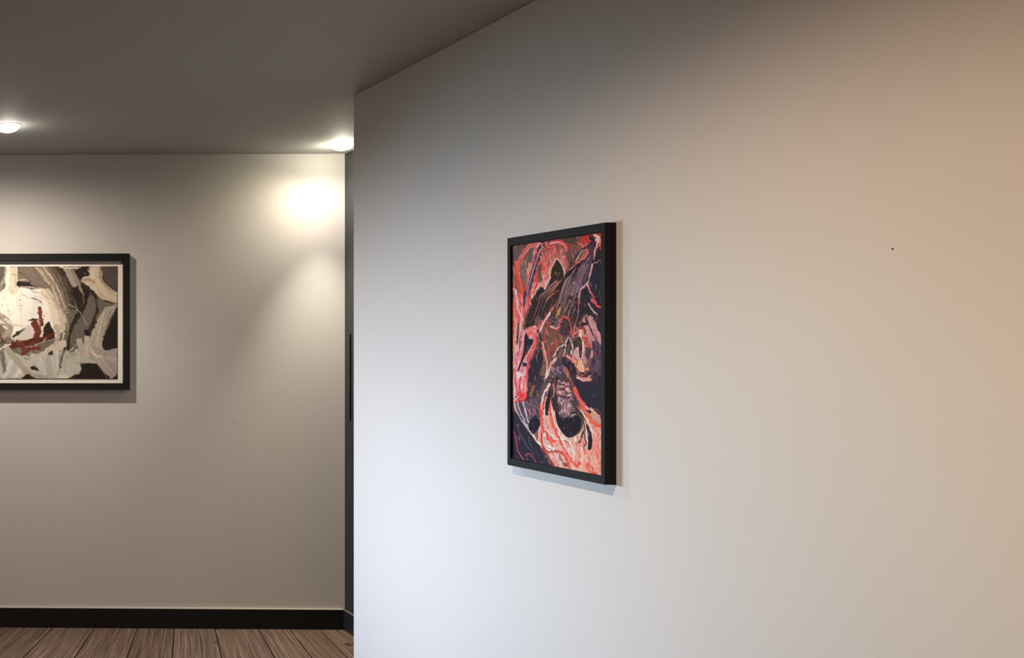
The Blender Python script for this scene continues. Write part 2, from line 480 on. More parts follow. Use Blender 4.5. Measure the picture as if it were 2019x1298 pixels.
#ART_LEFT
# ------------------------------------------------------------------ wide beige painting on the back wall
def build_left():
    K = 1000/347.3
    A = Art(332.7*K, 223*K, 1.7, (112, 100, 89), lambda x, y: ((x+100)*K, (y-525)*K))
    S, Fi = A.stroke, A.fill
    # underlayer
    A.scatter([(-100, 525), (233, 525), (233, 748), (-100, 748)], [(125, 112, 98), (98, 86, 75), (140, 125, 110)], 240, 70, .8, 90, 26, 3)
    # part beyond the picture's edge: broad pale and dark sweeps
    Fi([(-100, 525), (-30, 525), (-50, 600), (-100, 640)], (60, 50, 43), 60, 14)
    S([(-100, 640), (-60, 590), (-20, 575)], 60, (200, 182, 160), col2=(150, 135, 118))
    S([(-100, 740), (-50, 700), (-10, 700)], 70, (176, 164, 148), col2=(210, 198, 182))
    S([(-90, 690), (-60, 660), (-40, 610)], 26, (52, 40, 32))
    # top left: grey brown blocks
    Fi([(34, 525), (108, 525), (112, 566), (36, 566)], (116, 102, 90), 40, 12, col2=(128, 110, 94), sm=False)
    Fi([(-30, 525), (11, 525), (6, 556), (-10, 574), (-30, 580)], (98, 88, 78), 100, 14, sm=False)
    S([(14, 527), (8, 552), (-4, 576)], 16, (190, 174, 150), col2=(120, 106, 92), dry=.2)
    # right middle grey
    Fi([(108, 560), (168, 560), (190, 600), (180, 660), (166, 700), (120, 700), (110, 640)], (96, 86, 77), 80, 11, col2=(108, 97, 86))
    # diagonal brown hair-like sweeps
    for d, c, w in ((0, (168, 148, 126), 17), (7, (122, 104, 88), 14), (13, (180, 160, 138), 10), (19, (106, 92, 78), 16), (27, (84, 70, 58), 18), (36, (62, 49, 40), 18), (44, (48, 37, 30), 20)):
        S([(70+d, 522), (90+d*.95, 548), (108+d*.75, 575), (121+d*.6, 610)], w, c, w2=w*.6, var=20, col2=(min(255, c[0]+28), c[1]+24, c[2]+18))
    # big cream mass
    Fi([(-40, 572), (-6, 578), (14, 566), (38, 567), (66, 570), (92, 572), (108, 588), (124, 606), (131, 636), (118, 662), (96, 672), (60, 676), (30, 672), (12, 650), (-10, 628), (-40, 612)], (236, 219, 197), 75, 9, col2=(222, 209, 194), rag=4)
    for p, c, w in (([(24, 540), (22, 580), (30, 620), (34, 650)], (240, 226, 206), 62), ([(55, 578), (50, 610), (58, 640)], (228, 217, 203), 50), ([(75, 580), (70, 610), (66, 640)], (217, 206, 192), 40), ([(88, 578), (102, 610), (110, 640)], (214, 194, 170), 44), ([(100, 582), (118, 612), (122, 650)], (196, 174, 149), 34), ([(6, 590), (10, 620), (30, 648)], (243, 228, 208), 40)):
        S(p, w, c, w2=w*.7, var=8, dry=.12)
    # upright cream stroke
    S([(24, 522), (25, 545), (27, 572)], 66, (224, 206, 181), w2=56, var=14, col2=(206, 186, 160), rag=.08)
    S([(17, 524), (18, 560)], 10, (236, 222, 202)); S([(30, 527), (32, 566)], 9, (196, 172, 146), dry=.2)
    # dark bar with dragged end
    S([(37, 560), (56, 560), (74, 562)], 25, (44, 33, 26), w2=20, var=8, rag=.1)
    S([(66, 558), (84, 563), (98, 565)], 26, (118, 102, 88), dry=.45, var=22)
    S([(38, 553), (52, 551), (56, 553)], 7, (196, 180, 160)); S([(38, 567), (62, 566), (80, 570)], 5, (170, 156, 138))
    for p in ([(38, 535), (48, 543), (58, 556)], [(48, 546), (60, 552), (64, 558)], [(23, 540), (30, 542), (36, 543)], [(55, 545), (62, 557)]):
        S(p, 2.4, (70, 58, 48), al=.8)
    S([(61, 586), (70, 590), (80, 594), (86, 602)], 3, (66, 54, 44), wm=4); S([(44, 579), (50, 583), (56, 588)], 2, (120, 104, 88))
    r = random.Random(5)
    for _ in range(46):
        x, y = r.uniform(0, 118), r.uniform(572, 632)
        S([(x, y), (x+r.uniform(-.3, 1.6), y+r.uniform(-.3, .9))], r.uniform(1.6, 4), (80, 64, 54), al=.9)
    # muddy swirl at the left edge
    S([(-20, 612), (0, 622), (16, 636), (20, 652), (6, 664), (-10, 664)], 36, (178, 160, 140), col2=(150, 132, 114), var=20)
    S([(0, 640), (12, 642), (16, 652), (8, 660)], 12, (196, 178, 160), col2=(140, 122, 106))
    S([(12, 630), (26, 640), (44, 642)], 16, (216, 200, 180), dry=.2)
    # pink-beige patch, dark flicks
    Fi([(30, 668), (48, 646), (72, 640), (80, 664), (60, 676), (36, 676)], (208, 190, 174), 60, 9)
    S([(28, 664), (38, 656), (52, 647)], 13, (60, 48, 40), w2=3, wm=18, dry=.35)
    S([(57, 631), (68, 631), (79, 630)], 6, (48, 38, 30), wm=11)
    Fi([(86, 664), (89, 642), (98, 636), (106, 652), (108, 666), (94, 672)], (50, 36, 28), 88, 9)
    # rust slabs: crossing, arched strokes of the palette knife
    S([(79, 608), (80, 622), (83, 640)], 22, (112, 58, 40), w2=20, var=12)
    S([(70, 640), (76, 654), (72, 668)], 42, (106, 52, 37), w2=36, var=12)
    S([(4, 692), (26, 682), (56, 676), (84, 670), (108, 658)], 26, (104, 50, 36), w2=14, wm=40, var=14, col2=(84, 40, 30))
    S([(46, 698), (60, 688), (78, 688)], 18, (122, 62, 44), w2=22, var=14, col2=(98, 46, 34))
    S([(36, 674), (46, 684), (50, 696)], 22, (112, 56, 40), dry=.25)
    S([(70, 680), (82, 676), (92, 668)], 3, (214, 186, 164)); S([(60, 684), (76, 683)], 2.4, (170, 130, 110))
    S([(2, 660), (6, 672), (14, 682)], 10, (100, 50, 36), dry=.2)
    # pale grey base
    Fi([(-40, 694), (10, 690), (40, 700), (66, 702), (92, 690), (114, 676), (132, 680), (140, 712), (146, 748), (-40, 748)], (184, 174, 160), 70, 12, col2=(198, 186, 170))
    Fi([(88, 690), (114, 674), (130, 672), (128, 688), (98, 700)], (196, 178, 158), 150, 9)
    for p, c, w in (([(4, 694), (8, 714), (10, 732)], (122, 116, 104), 28), ([(26, 708), (18, 728), (8, 746)], (206, 196, 182), 26), ([(34, 712), (24, 730), (14, 748)], (188, 178, 166), 16), ([(44, 720), (38, 734), (30, 748)], (226, 210, 190), 30), ([(66, 704), (72, 722), (84, 738)], (190, 180, 166), 34), ([(80, 706), (84, 722), (92, 740)], (204, 194, 180), 12), ([(98, 700), (98, 720), (100, 742)], (178, 168, 154), 40), ([(113, 692), (114, 716), (114, 740)], (206, 194, 178), 9), ([(120, 692), (119, 714), (116, 738)], (170, 158, 142), 18), ([(128, 690), (122, 708), (120, 724)], (110, 104, 94), 16), ([(132, 700), (130, 720), (134, 744)], (180, 166, 150), 26)):
        S(p, w, c, w2=w*.8, var=18, dry=.15)
    S([(12, 684), (30, 706), (46, 726), (66, 742), (92, 747)], 32, (164, 153, 132), var=11, col2=(178, 166, 146), rag=.06)
    S([(-2, 692), (10, 684), (22, 680)], 9, (226, 206, 184))
    S([(50, 706), (56, 708), (60, 706)], 14, (160, 150, 138), var=28)
    Fi([(60, 726), (70, 722), (77, 732), (66, 730)], (56, 46, 38), 20, 8)
    Fi([(44, 747), (54, 738), (60, 740), (70, 748)], (46, 35, 28), 0, 7)
    Fi([(117, 739), (134, 739), (136, 748), (117, 748)], (222, 200, 172), 0, 8, sm=False)
    Fi([(96, 698), (106, 692), (104, 702)], (44, 36, 30), 60, 6)
    # dark looping ribbons
    Fi([(142, 562), (152, 558), (166, 562), (178, 574), (172, 600), (160, 618), (152, 602), (146, 585)], (42, 31, 25), 80, 8)
    S([(148, 562), (155, 590), (160, 612), (148, 634), (138, 660), (135, 690)], 40, (42, 31, 24), w2=13, var=9, col2=(58, 45, 36))
    S([(160, 564), (178, 568), (190, 590), (193, 612), (186, 638), (173, 660)], 30, (50, 38, 30), w2=24, var=10, col2=(66, 52, 42))
    S([(170, 654), (174, 660)], 22, (40, 29, 24)); S([(128, 690), (136, 682)], 10, (48, 40, 34), dry=.3)
    Fi([(177, 584), (186, 586), (190, 604), (182, 634), (170, 650), (168, 620), (172, 600)], (104, 93, 82), 100, 9)
    S([(163, 576), (165, 588), (164, 602)], 9, (112, 100, 88), w2=4)
    # short light sticks beside them
    S([(132, 530), (140, 548), (148, 562)], 34, (158, 146, 128), w2=24, var=12); S([(145, 538), (154, 556), (162, 576)], 22, (140, 126, 112), w2=14, var=14)
    Fi([(150, 525), (179, 525), (177, 542), (168, 547), (158, 552), (150, 536)], (48, 39, 32), 60, 10)
    for x, y in ((172, 530), (167, 540), (175, 535), (131, 604), (132, 610), (133, 615)): S([(x, y), (x+2, y+1)], 4, (206, 192, 170))
    S([(120, 527), (138, 528), (158, 528)], 10, (214, 198, 174), dry=.35)
    # beige ribbon at the upper right
    Fi([(178, 525), (202, 525), (203, 548), (212, 562), (233, 572), (233, 599), (214, 594), (196, 588), (184, 574), (172, 562), (163, 556), (164, 547), (176, 543)], (206, 183, 156), 45, 12, col2=(190, 166, 140), rag=2)
    S([(186, 526), (184, 542), (188, 552)], 26, (218, 198, 172)); S([(166, 552), (178, 552), (190, 556)], 18, (170, 146, 124), var=24)
    S([(192, 530), (192, 552), (206, 576), (233, 590)], 24, (210, 188, 160), var=20); S([(198, 528), (200, 552), (216, 570)], 8, (158, 138, 118))
    Fi([(202, 524), (234, 524), (234, 573), (216, 564), (206, 553), (203, 542)], (94, 82, 73), 60, 8)
    S([(203, 542), (207, 556), (222, 568)], 7, (74, 63, 55))
    S([(184, 574), (196, 588), (212, 595), (233, 599)], 8, (62, 49, 40), rag=.5)
    Fi([(194, 589), (212, 597), (230, 600), (218, 612), (206, 622), (196, 636), (190, 630), (195, 612)], (108, 97, 86), 50, 9)
    # pale sweep down the right, dark hollow beside it
    Fi([(206, 608), (218, 604), (233, 600), (233, 612), (218, 626), (207, 652), (203, 676), (200, 700), (176, 706), (178, 668), (190, 640)], (184, 166, 145), 110, 12, col2=(164, 150, 132), rag=2)
    Fi([(234, 610), (222, 622), (212, 646), (204, 670), (203, 684), (208, 691), (234, 691)], (46, 36, 30), 100, 6, rag=2)
    for p in ([(231, 602), (216, 620), (209, 645)], [(228, 620), (218, 634), (208, 658)], [(214, 636), (206, 660)]): S(p, 4, (130, 112, 98), var=20, dry=.3)
    # grey fan at the lower right
    Fi([(128, 706), (150, 690), (172, 680), (200, 684), (210, 692), (234, 690), (234, 748), (214, 748), (192, 720), (160, 718), (134, 722)], (178, 164, 148), 20, 11, col2=(162, 148, 134))
    for p, c, w in (([(156, 672), (162, 690), (150, 708)], (176, 160, 144), 34), ([(172, 668), (172, 692), (172, 714)], (186, 168, 152), 30), ([(134, 712), (160, 706), (186, 714)], (178, 170, 156), 30), ([(178, 690), (192, 704), (214, 708), (233, 708)], (208, 186, 164), 7), ([(180, 686), (188, 700), (206, 706)], (218, 200, 180), 7), ([(208, 694), (222, 696), (233, 695)], (172, 158, 144), 16), ([(192, 712), (210, 730), (222, 746)], (176, 160, 146), 30), ([(204, 710), (222, 726), (233, 738)], (166, 150, 136), 26), ([(212, 704), (226, 712), (233, 718)], (182, 166, 150), 18), ([(138, 692), (148, 684), (156, 674)], (198, 182, 164), 5), ([(130, 714), (148, 714), (166, 713)], (206, 196, 180), 3)):
        S(p, w, c, w2=w*.8, var=18, dry=.12)
    Fi([(132, 718), (160, 719), (161, 732), (148, 738), (140, 747), (136, 747)], (190, 178, 163), 90, 8, rag=2)
    Fi([(162, 719), (190, 718), (200, 730), (214, 748), (138, 748), (150, 740), (161, 734)], (44, 35, 29), 0, 5, rag=3)
    Fi([(234, 738), (226, 743), (222, 749), (234, 749)], (50, 40, 34), 0, 5)
    S([(196, 722), (204, 734), (212, 746)], 4, (120, 106, 94)); S([(131, 718), (133, 732), (137, 746)], 3, (206, 194, 178))
    S([(137, 600), (152, 610), (164, 624), (172, 642)], 4, (176, 162, 144), w2=3)
    S([(-100, 525.4), (233, 525.4)], 4, (70, 58, 48), al=.6); S([(232.6, 525), (232.6, 748)], 4, (96, 84, 66), al=.7); S([(-100, 747.6), (233, 747.6)], 4, (110, 96, 82), al=.6)

    for p, cc, w in (([(96, 574), (112, 596), (124, 628), (126, 664)], (188, 166, 141), 26), ([(108, 590), (124, 616), (130, 650)], (168, 147, 125), 16), ([(86, 574), (104, 600), (114, 634)], (208, 188, 163), 22), ([(112, 646), (116, 664), (108, 684)], (182, 160, 138), 30), ([(120, 600), (132, 626), (136, 660)], (140, 123, 107), 14), ([(70, 572), (88, 590), (98, 612)], (226, 209, 186), 16)):
        S(p, w, cc, w2=w*.6, var=18, dry=.35)
    for p, cc, w in (([(120, 612), (128, 640), (124, 672)], (206, 186, 162), 5), ([(64, 574), (84, 580), (100, 592)], (132, 114, 98), 4), ([(102, 700), (106, 722), (104, 744)], (222, 212, 198), 5), ([(20, 714), (14, 730), (6, 744)], (226, 216, 202), 6), ([(72, 708), (80, 726), (90, 742)], (214, 204, 190), 5), ([(150, 690), (156, 704), (152, 716)], (204, 190, 174), 5), ([(196, 700), (212, 722), (228, 740)], (196, 180, 164), 6), ([(206, 616), (198, 650), (192, 684)], (206, 188, 168), 7), ([(216, 606), (206, 628), (200, 652)], (160, 144, 126), 6), ([(190, 640), (186, 668), (178, 700)], (164, 148, 132), 8)):
        S(p, w, cc, w2=w*.5, var=22, dry=.2)
    A.warp(3.4, 16, 5)
    A.facture(2200, 30, 3.0, 8, 32, al=.55)
    t = thing('framed_painting', 'wide black-framed abstract painting in beige, black and rust on the back wall', 'painting', WM)
    t.matrix_world = WM @ Matrix.Translation((0, 0, 0))
    X0, X1 = -2.328, 1.3535-XD              # frame sides, along the wall
    zt, zb = EYE+.4824, EYE-.2908
    off = .0
    bm = ring(bmesh.new(), (X0, X1, zb, zt), (X0+.036, 1.3177-XD, EYE-.2534, EYE+.4411), -.045, -.001)
    obj('frame', bm, M_black2, t, bevel=.0015)
    bm = box(bmesh.new(), X0+.03, 1.3177-XD+.006, -.018, -.010, EYE-.2534-.006, EYE+.4411+.006)
    obj('mat_board', bm, M_mat, t)
    p = A.mesh('canvas', M_paintL, t, gain=GAIN_L, relief=.0012, con=1.08)
    p.location = (1.289-XD-A.w/1000, -.0205, EYE+.4117)
GAIN_L = (.80, .84, .90)
build_left()

#ART_RIGHT
# ------------------------------------------------------------------ tall red painting on the right wall
XF, XCV = 1.9617, 1.9692
RY0, RY1, RZ0, RZ1 = 2.663, 3.0527, 1.2705, 1.9445      # opening of the frame
def build_right():
    def conv(px, py):
        s = (px-PX0)/XCV
        return ((RY1 - F/s)*1000, (RZ1 - (EYE + (PY0-py)/s))*1000)
    A = Art((RY1-RY0)*1000, (RZ1-RZ0)*1000, 1.0, (112, 84, 78), conv)
    S, Fi = A.stroke, A.fill
    a = lambda *p: [(1000+x/8.115, 440+y/8.115) for x, y in p]
    b = lambda *p: [(1000+x/7.635, 590+y/7.635) for x, y in p]
    c = lambda *p: [(1000+x/6.18, 740+y/6.18) for x, y in p]
    RED, PINK, SALM, PALE = (196, 62, 58), (232, 150, 148), (214, 104, 92), (240, 196, 190)
    DK, DK2, PLUM, BRN, MAUV = (44, 38, 44), (52, 48, 60), (78, 62, 76), (112, 86, 72), (142, 112, 126)
    r_ = random.Random(77)
    whole = a((60, 130), (1530, 130), (1530, 1400), (60, 1400)) + c((1140, 1240), (80, 1040))
    whole = [whole[0], whole[1], whole[4], whole[5]]
    # ground: smoky top with its dimmer light mixed into the pigment, red veils
    Fi(a((60, 130), (1520, 100), (1520, 700), (60, 900)), (118, 78, 72), 80, 16, col2=(96, 78, 74), sm=False)
    A.scatter(a((80, 350), (1500, 150), (1500, 500), (80, 800)), [(140, 78, 72), (104, 84, 78), (160, 84, 78), (92, 76, 72), (126, 100, 90)], 240, 65, .7, 34, 6, 1)
    A.scatter(a((80, 560), (700, 520), (640, 1298), (80, 1298)), [(206, 92, 84), (170, 84, 76), (120, 92, 82), (224, 140, 132), (188, 70, 62), (146, 106, 92)], 260, 78, .35, 44, 5, 2)
    Fi(a((90, 380), (300, 350), (240, 420), (190, 560), (120, 660), (90, 640)), (106, 88, 86), 75, 14)
    Fi(a((320, 410), (430, 400), (420, 560), (380, 720), (320, 700), (310, 520)), (104, 92, 84), 85, 14)
    Fi(a((215, 660), (300, 640), (310, 900), (260, 1040), (220, 930)), (118, 100, 90), 85, 14)
    Fi(a((480, 720), (560, 660), (590, 860), (540, 930), (470, 880)), (110, 84, 76), 80, 14)
    # halo of ragged strokes around the spire
    A.scatter(a((560, 640), (640, 480), (800, 400), (900, 440), (980, 700), (900, 820), (700, 800), (560, 900)), [(176, 150, 148), (208, 86, 80), (156, 122, 120), (224, 150, 144), (190, 74, 68), (140, 100, 98)], 190, 88, .45, 26, 3.6, 4)
    A.scatter(a((560, 700), (700, 640), (690, 860), (560, 1060)), [(226, 110, 104), (240, 178, 172), (200, 66, 62)], 80, 85, .5, 20, 3.4, 5)
    S(a((690, 330), (820, 300), (930, 350), (960, 440)), 16, (186, 76, 74), dry=.35); S(a((560, 380), (640, 400), (740, 380)), 14, (190, 80, 76), dry=.4)
    Fi(a((900, 270), (1130, 220), (1060, 320), (980, 330)), (86, 72, 64), 20, 10)
    # red loops, left
    S(a((620, 330), (480, 330), (360, 370), (280, 450), (210, 580), (170, 720), (200, 900), (240, 1100), (250, 1300)), 12, (204, 72, 66), wm=12, col2=PINK, var=20)
    S(a((500, 345), (380, 380), (300, 470), (240, 560)), 7, (226, 130, 126)); S(a((470, 330), (450, 420), (490, 500), (540, 560), (560, 640)), 9, (204, 74, 68), col2=PINK)
    S(a((490, 370), (520, 330), (560, 370), (540, 440)), 8, PINK); S(a((440, 450), (420, 560), (370, 720), (330, 900), (310, 1100)), 7, (230, 150, 142), col2=(200, 110, 96))
    S(a((140, 650), (150, 800), (200, 960), (230, 1150), (220, 1300)), 16, (198, 62, 56), col2=(224, 110, 96)); S(a((110, 1060), (150, 1180), (180, 1298)), 16, (240, 180, 184), col2=SALM)
    S(a((560, 460), (600, 560), (570, 640), (620, 700)), 9, (206, 78, 74)); S(a((360, 650), (330, 800), (350, 950)), 8, (216, 140, 104))
    Fi(a((430, 950), (560, 940), (690, 880), (660, 1000), (600, 1070), (540, 1010), (470, 1120), (420, 1290), (360, 1290), (400, 1100)), (226, 124, 116), 80, 18, col2=(240, 176, 170))
    S(a((690, 860), (660, 940), (600, 1060)), 7, PALE); S(a((470, 800), (480, 960), (420, 1110)), 9, (206, 70, 64))
    # the long violet staff
    S(a((560, 340), (480, 540), (400, 800), (330, 1060), (250, 1300)), 24, (74, 58, 74), w2=22, var=12); S(a((520, 440), (430, 700), (350, 1000), (290, 1240)), 7, (150, 116, 148))
    S(a((470, 500), (380, 780), (310, 1040)), 3, (240, 206, 204))
    # upper right: red corner, pale loop
    Fi(a((1180, 230), (1500, 140), (1500, 440), (1400, 560), (1390, 350), (1300, 320), (1200, 360)), (186, 72, 58), 60, 18, col2=(160, 62, 54))
    S(a((1390, 210), (1450, 240), (1440, 340), (1400, 440), (1390, 580)), 12, (222, 190, 176), w2=6, var=26); S(a((1500, 250), (1480, 340), (1430, 420), (1400, 540)), 10, (204, 70, 62))
    S(a((1330, 240), (1390, 260), (1350, 320)), 14, (60, 50, 60)); S(a((1160, 330), (1220, 370), (1300, 330)), 6, (224, 120, 110))
    S(a((1100, 600), (1180, 480), (1260, 430)), 5, (200, 150, 136))
    # great dark diagonal wing
    Fi(a((1330, 330), (1500, 440), (1510, 1300), (640, 1300), (700, 1120), (900, 900), (1000, 740), (1160, 590), (1180, 560)), (54, 46, 56), 118, 14, col2=(44, 40, 46), rag=3)
    Fi(a((1320, 330), (1390, 340), (1380, 560), (1330, 620), (1270, 560)), PLUM, 100, 12)
    S(a((1330, 350), (1200, 440), (1080, 580), (1010, 690)), 16, (76, 56, 62), w2=8); S(a((1290, 430), (1240, 560), (1180, 590), (1080, 680), (1000, 750)), 10, (200, 130, 114), w2=3, var=28)
    Fi(a((1200, 500), (1290, 430), (1260, 560), (1200, 580)), (160, 104, 92), 120, 20)
    Fi(a((1280, 590), (1380, 640), (1330, 780), (1260, 940), (1160, 1060), (1100, 1080), (1060, 960), (1130, 760)), (92, 72, 84), 112, 18, col2=(70, 56, 68))
    Fi(a((1160, 880), (1200, 900), (1170, 1060), (1110, 1110), (1080, 1040)), (146, 126, 158), 110, 20)
    A.scatter(a((1200, 620), (1340, 640), (1250, 900), (1120, 800)), [(126, 104, 112), (70, 54, 64), (104, 82, 92)], 40, 118, .2, 34, 3.4, 6)
    S(a((1370, 660), (1330, 840), (1280, 960), (1170, 1080), (1130, 1298)), 6, (168, 128, 132), w2=5); S(a((1270, 980), (1350, 1120), (1430, 1290)), 7, (186, 128, 136), w2=8)
    S(a((1440, 830), (1420, 940), (1360, 1020)), 5, (140, 58, 62)); S(a((1390, 640), (1490, 590)), 6, (128, 98, 108), dry=.3)
    Fi(a((1410, 540), (1500, 470), (1500, 590), (1400, 610)), (48, 44, 52), 50, 8)
    Fi(a((1300, 900), (1500, 700), (1510, 1300), (1440, 1300), (1330, 1060)), (48, 46, 58), 100, 8)
    # dark pointed spire with a pale rim, shoulders below
    Fi(a((800, 555), (880, 650), (930, 780), (910, 880), (680, 880), (690, 760), (740, 640)), (238, 150, 128), 90, 20)
    Fi(a((802, 585), (860, 670), (898, 770), (890, 860), (710, 860), (712, 760), (756, 650)), (58, 48, 44), 85, 8)
    S(a((780, 780), (820, 800), (830, 840), (770, 830)), 7, (150, 106, 66), dry=.3); S(a((730, 820), (770, 830)), 5, (96, 76, 58))
    Fi(a((700, 880), (890, 850), (960, 800), (1110, 640), (1100, 800), (960, 1060), (860, 1300), (430, 1300), (450, 1130), (520, 1060), (560, 1015), (605, 1070), (660, 990)), (50, 42, 46), 120, 12, col2=(60, 52, 52), rag=2)
    A.scatter(a((640, 960), (860, 880), (800, 1290), (560, 1290)), [(116, 92, 86), (196, 110, 88), (90, 74, 72), (150, 116, 108), (40, 34, 38)], 95, 125, .25, 40, 3.2, 7)
    A.scatter(a((860, 950), (1080, 800), (1120, 1290), (840, 1290)), [(104, 86, 88), (150, 124, 122), (38, 34, 38), (78, 66, 72)], 80, 116, .2, 40, 3, 8)
    S(a((820, 1090), (700, 1160), (620, 1260)), 7, (226, 116, 92), dry=.2); S(a((800, 930), (720, 980), (650, 1050)), 5, (208, 150, 140), dry=.2)
    # ---- middle band
    Fi(b((90, 0), (330, 0), (280, 240), (240, 420), (250, 520), (130, 820), (90, 900)), (222, 120, 114), 85, 22, col2=(206, 84, 78))
    Fi(b((380, 0), (470, 0), (450, 200), (420, 340), (310, 430), (290, 330), (330, 200)), (58, 46, 44), 95, 12)
    A.scatter(b((250, 260), (420, 180), (420, 400), (240, 480)), [(92, 72, 66), (40, 34, 36), (120, 86, 76)], 46, 100, .5, 20, 3.4, 9)
    Fi(b((450, 0), (1080, 0), (1060, 300), (980, 480), (840, 360), (700, 240), (560, 280), (460, 230)), (56, 48, 50), 112, 12, col2=(48, 44, 46))
    A.scatter(b((480, 0), (1060, 0), (1000, 420), (900, 260), (620, 300), (460, 230)), [(128, 104, 96), (40, 36, 40), (150, 122, 116), (88, 72, 70), (70, 58, 60)], 110, 118, .18, 42, 3, 10)
    S(b((790, 140), (770, 210), (740, 270)), 8, (176, 126, 76)); S(b((1080, 0), (1070, 230), (1000, 470)), 5, (150, 116, 120))
    S(b((740, 20), (640, 180), (560, 320), (470, 480), (420, 600)), 18, (188, 104, 108), w2=12, col2=(214, 86, 80), var=24); S(b((640, 200), (540, 390), (450, 560)), 4, (240, 206, 206))
    Fi(b((540, 440), (640, 380), (780, 470), (860, 500), (860, 640), (790, 740), (660, 900), (560, 920), (540, 680)), (112, 80, 66), 85, 16, col2=(124, 70, 54))
    A.scatter(b((540, 470), (860, 500), (800, 720), (600, 900)), [(140, 74, 60), (84, 72, 62), (150, 96, 86), (98, 84, 74), (170, 70, 60)], 70, 80, .5, 24, 5, 11)
    A.scatter(b((640, 250), (780, 250), (900, 360), (930, 520), (790, 520), (640, 360)), [(70, 56, 62), (104, 84, 92), (44, 38, 44), (128, 106, 110)], 80, 20, .7, 16, 3.6, 12)
    Fi(b((800, 400), (870, 310), (920, 420), (930, 540), (850, 560), (790, 500)), (76, 60, 64), 15, 16)
    S(b((600, 350), (660, 410), (740, 450), (790, 400), (800, 310), (870, 270), (930, 310), (960, 440), (990, 520), (1050, 530)), 6.5, (176, 64, 62), col2=(206, 92, 86), var=28); S(b((650, 400), (720, 440), (770, 420)), 4, (232, 160, 160))
    S(b((990, 540), (1050, 500), (1060, 430), (1110, 390)), 10, (210, 110, 112))
    # left strand: pale and red ribbons with black shards
    S(b((150, 0), (170, 150), (210, 290), (180, 500), (170, 780)), 16, (226, 130, 132), col2=(200, 70, 66)); S(b((240, 0), (230, 160), (240, 300)), 12, (214, 80, 74), col2=PALE)
    S(b((150, 380), (165, 520), (180, 760)), 13, (62, 46, 60), w2=4, wm=17); S(b((120, 300), (140, 420), (110, 640), (100, 800)), 14, (226, 110, 86), col2=(240, 160, 140))
    Fi(b((250, 500), (400, 400), (460, 460), (430, 640), (300, 880), (200, 1060), (100, 1298), (90, 900), (180, 830)), (228, 156, 158), 105, 22, col2=(216, 104, 106))
    A.scatter(b((100, 780), (300, 700), (300, 1290), (90, 1290)), [(240, 196, 200), (206, 70, 74), (224, 130, 134), (186, 110, 120)], 90, 105, .3, 40, 4, 13)
    Fi(b((285, 510), (330, 590), (400, 620), (360, 720), (300, 800), (240, 910), (180, 1070), (160, 1060), (220, 880), (250, 740), (260, 580)), (50, 44, 50), 105, 9, rag=.6)
    S(b((330, 620), (370, 650), (340, 740)), 7, (96, 80, 72)); S(b((250, 980), (285, 990)), 12, (52, 40, 66))
    S(b((430, 560), (440, 680), (370, 840), (320, 960), (300, 1150), (280, 1298)), 15, (204, 66, 66), w2=12, col2=(226, 104, 98)); S(b((400, 440), (330, 480), (400, 520)), 9, (226, 96, 88))
    Fi(b((490, 740), (540, 840), (520, 1010), (470, 1180), (420, 1298), (300, 1298), (310, 1120), (400, 860)), (58, 48, 56), 100, 12)
    S(b((480, 770), (440, 880), (470, 960)), 4, (132, 112, 124)); S(b((410, 1140), (430, 1220)), 6, (190, 130, 130)); S(b((470, 500), (520, 640), (490, 720)), 14, (66, 54, 64))
    S(b((530, 660), (560, 820), (600, 960), (600, 1100), (580, 1200)), 11, (206, 92, 82), col2=(150, 110, 90)); S(b((600, 1080), (590, 1160), (540, 1210)), 7, (238, 190, 170))
    # right: pale triangular veil, angular black strokes in it
    Fi(b((1180, 260), (1270, 270), (1340, 380), (1410, 540), (1400, 680), (1340, 780), (1250, 900), (1120, 1000), (990, 880), (1010, 700), (1100, 560), (1090, 460), (1180, 380), (1130, 310)), (186, 140, 142), 70, 18, col2=(160, 112, 118))
    Fi(b((1060, 0), (1420, 0), (1420, 540), (1340, 360), (1260, 250), (1170, 240), (1090, 340), (1040, 420)), (52, 46, 56), 100, 9)
    S(b((1270, 0), (1340, 90), (1400, 130)), 7, (186, 76, 84)); S(b((1230, 60), (1290, 170), (1350, 240)), 4, (142, 116, 124))
    S(b((1180, 280), (1240, 400), (1320, 570), (1390, 680)), 7, (58, 44, 50), w2=3); S(b((1080, 420), (1140, 380), (1220, 360)), 11, (56, 44, 44), w2=8)
    S(b((1070, 480), (1100, 440), (1160, 450), (1180, 520)), 9, (140, 66, 52)); S(b((1090, 500), (1110, 560)), 12, (232, 186, 160))
    Fi(b((1000, 640), (1060, 570), (1130, 610), (1120, 710), (1030, 740), (970, 830), (920, 820), (940, 700)), (74, 62, 52), 60, 12)
    S(b((1110, 720), (1110, 830), (1105, 930)), 10, (46, 38, 40)); S(b((930, 580), (900, 700), (870, 840), (850, 900)), 12, (62, 52, 54), w2=4); S(b((860, 700), (800, 720), (740, 820), (690, 900)), 12, (50, 42, 44), w2=8)
    for p in (b((920, 570), (880, 690), (860, 850)), b((1135, 640), (1140, 800), (1120, 950)), b((850, 690), (770, 740), (700, 860)), b((1070, 720), (1080, 860), (1100, 930)), b((940, 580), (980, 700), (970, 820))): S(p, 3.4, (232, 208, 206))
    S(b((1150, 580), (1200, 620), (1170, 660), (1240, 710)), 9, (184, 78, 60)); Fi(b((1190, 740), (1250, 740), (1250, 880), (1210, 930), (1180, 840)), (84, 68, 74), 85, 12)
    Fi(b((1290, 640), (1410, 700), (1410, 1140), (1290, 1200), (1230, 1100), (1280, 900)), (96, 74, 88), 90, 14, col2=(74, 60, 74))
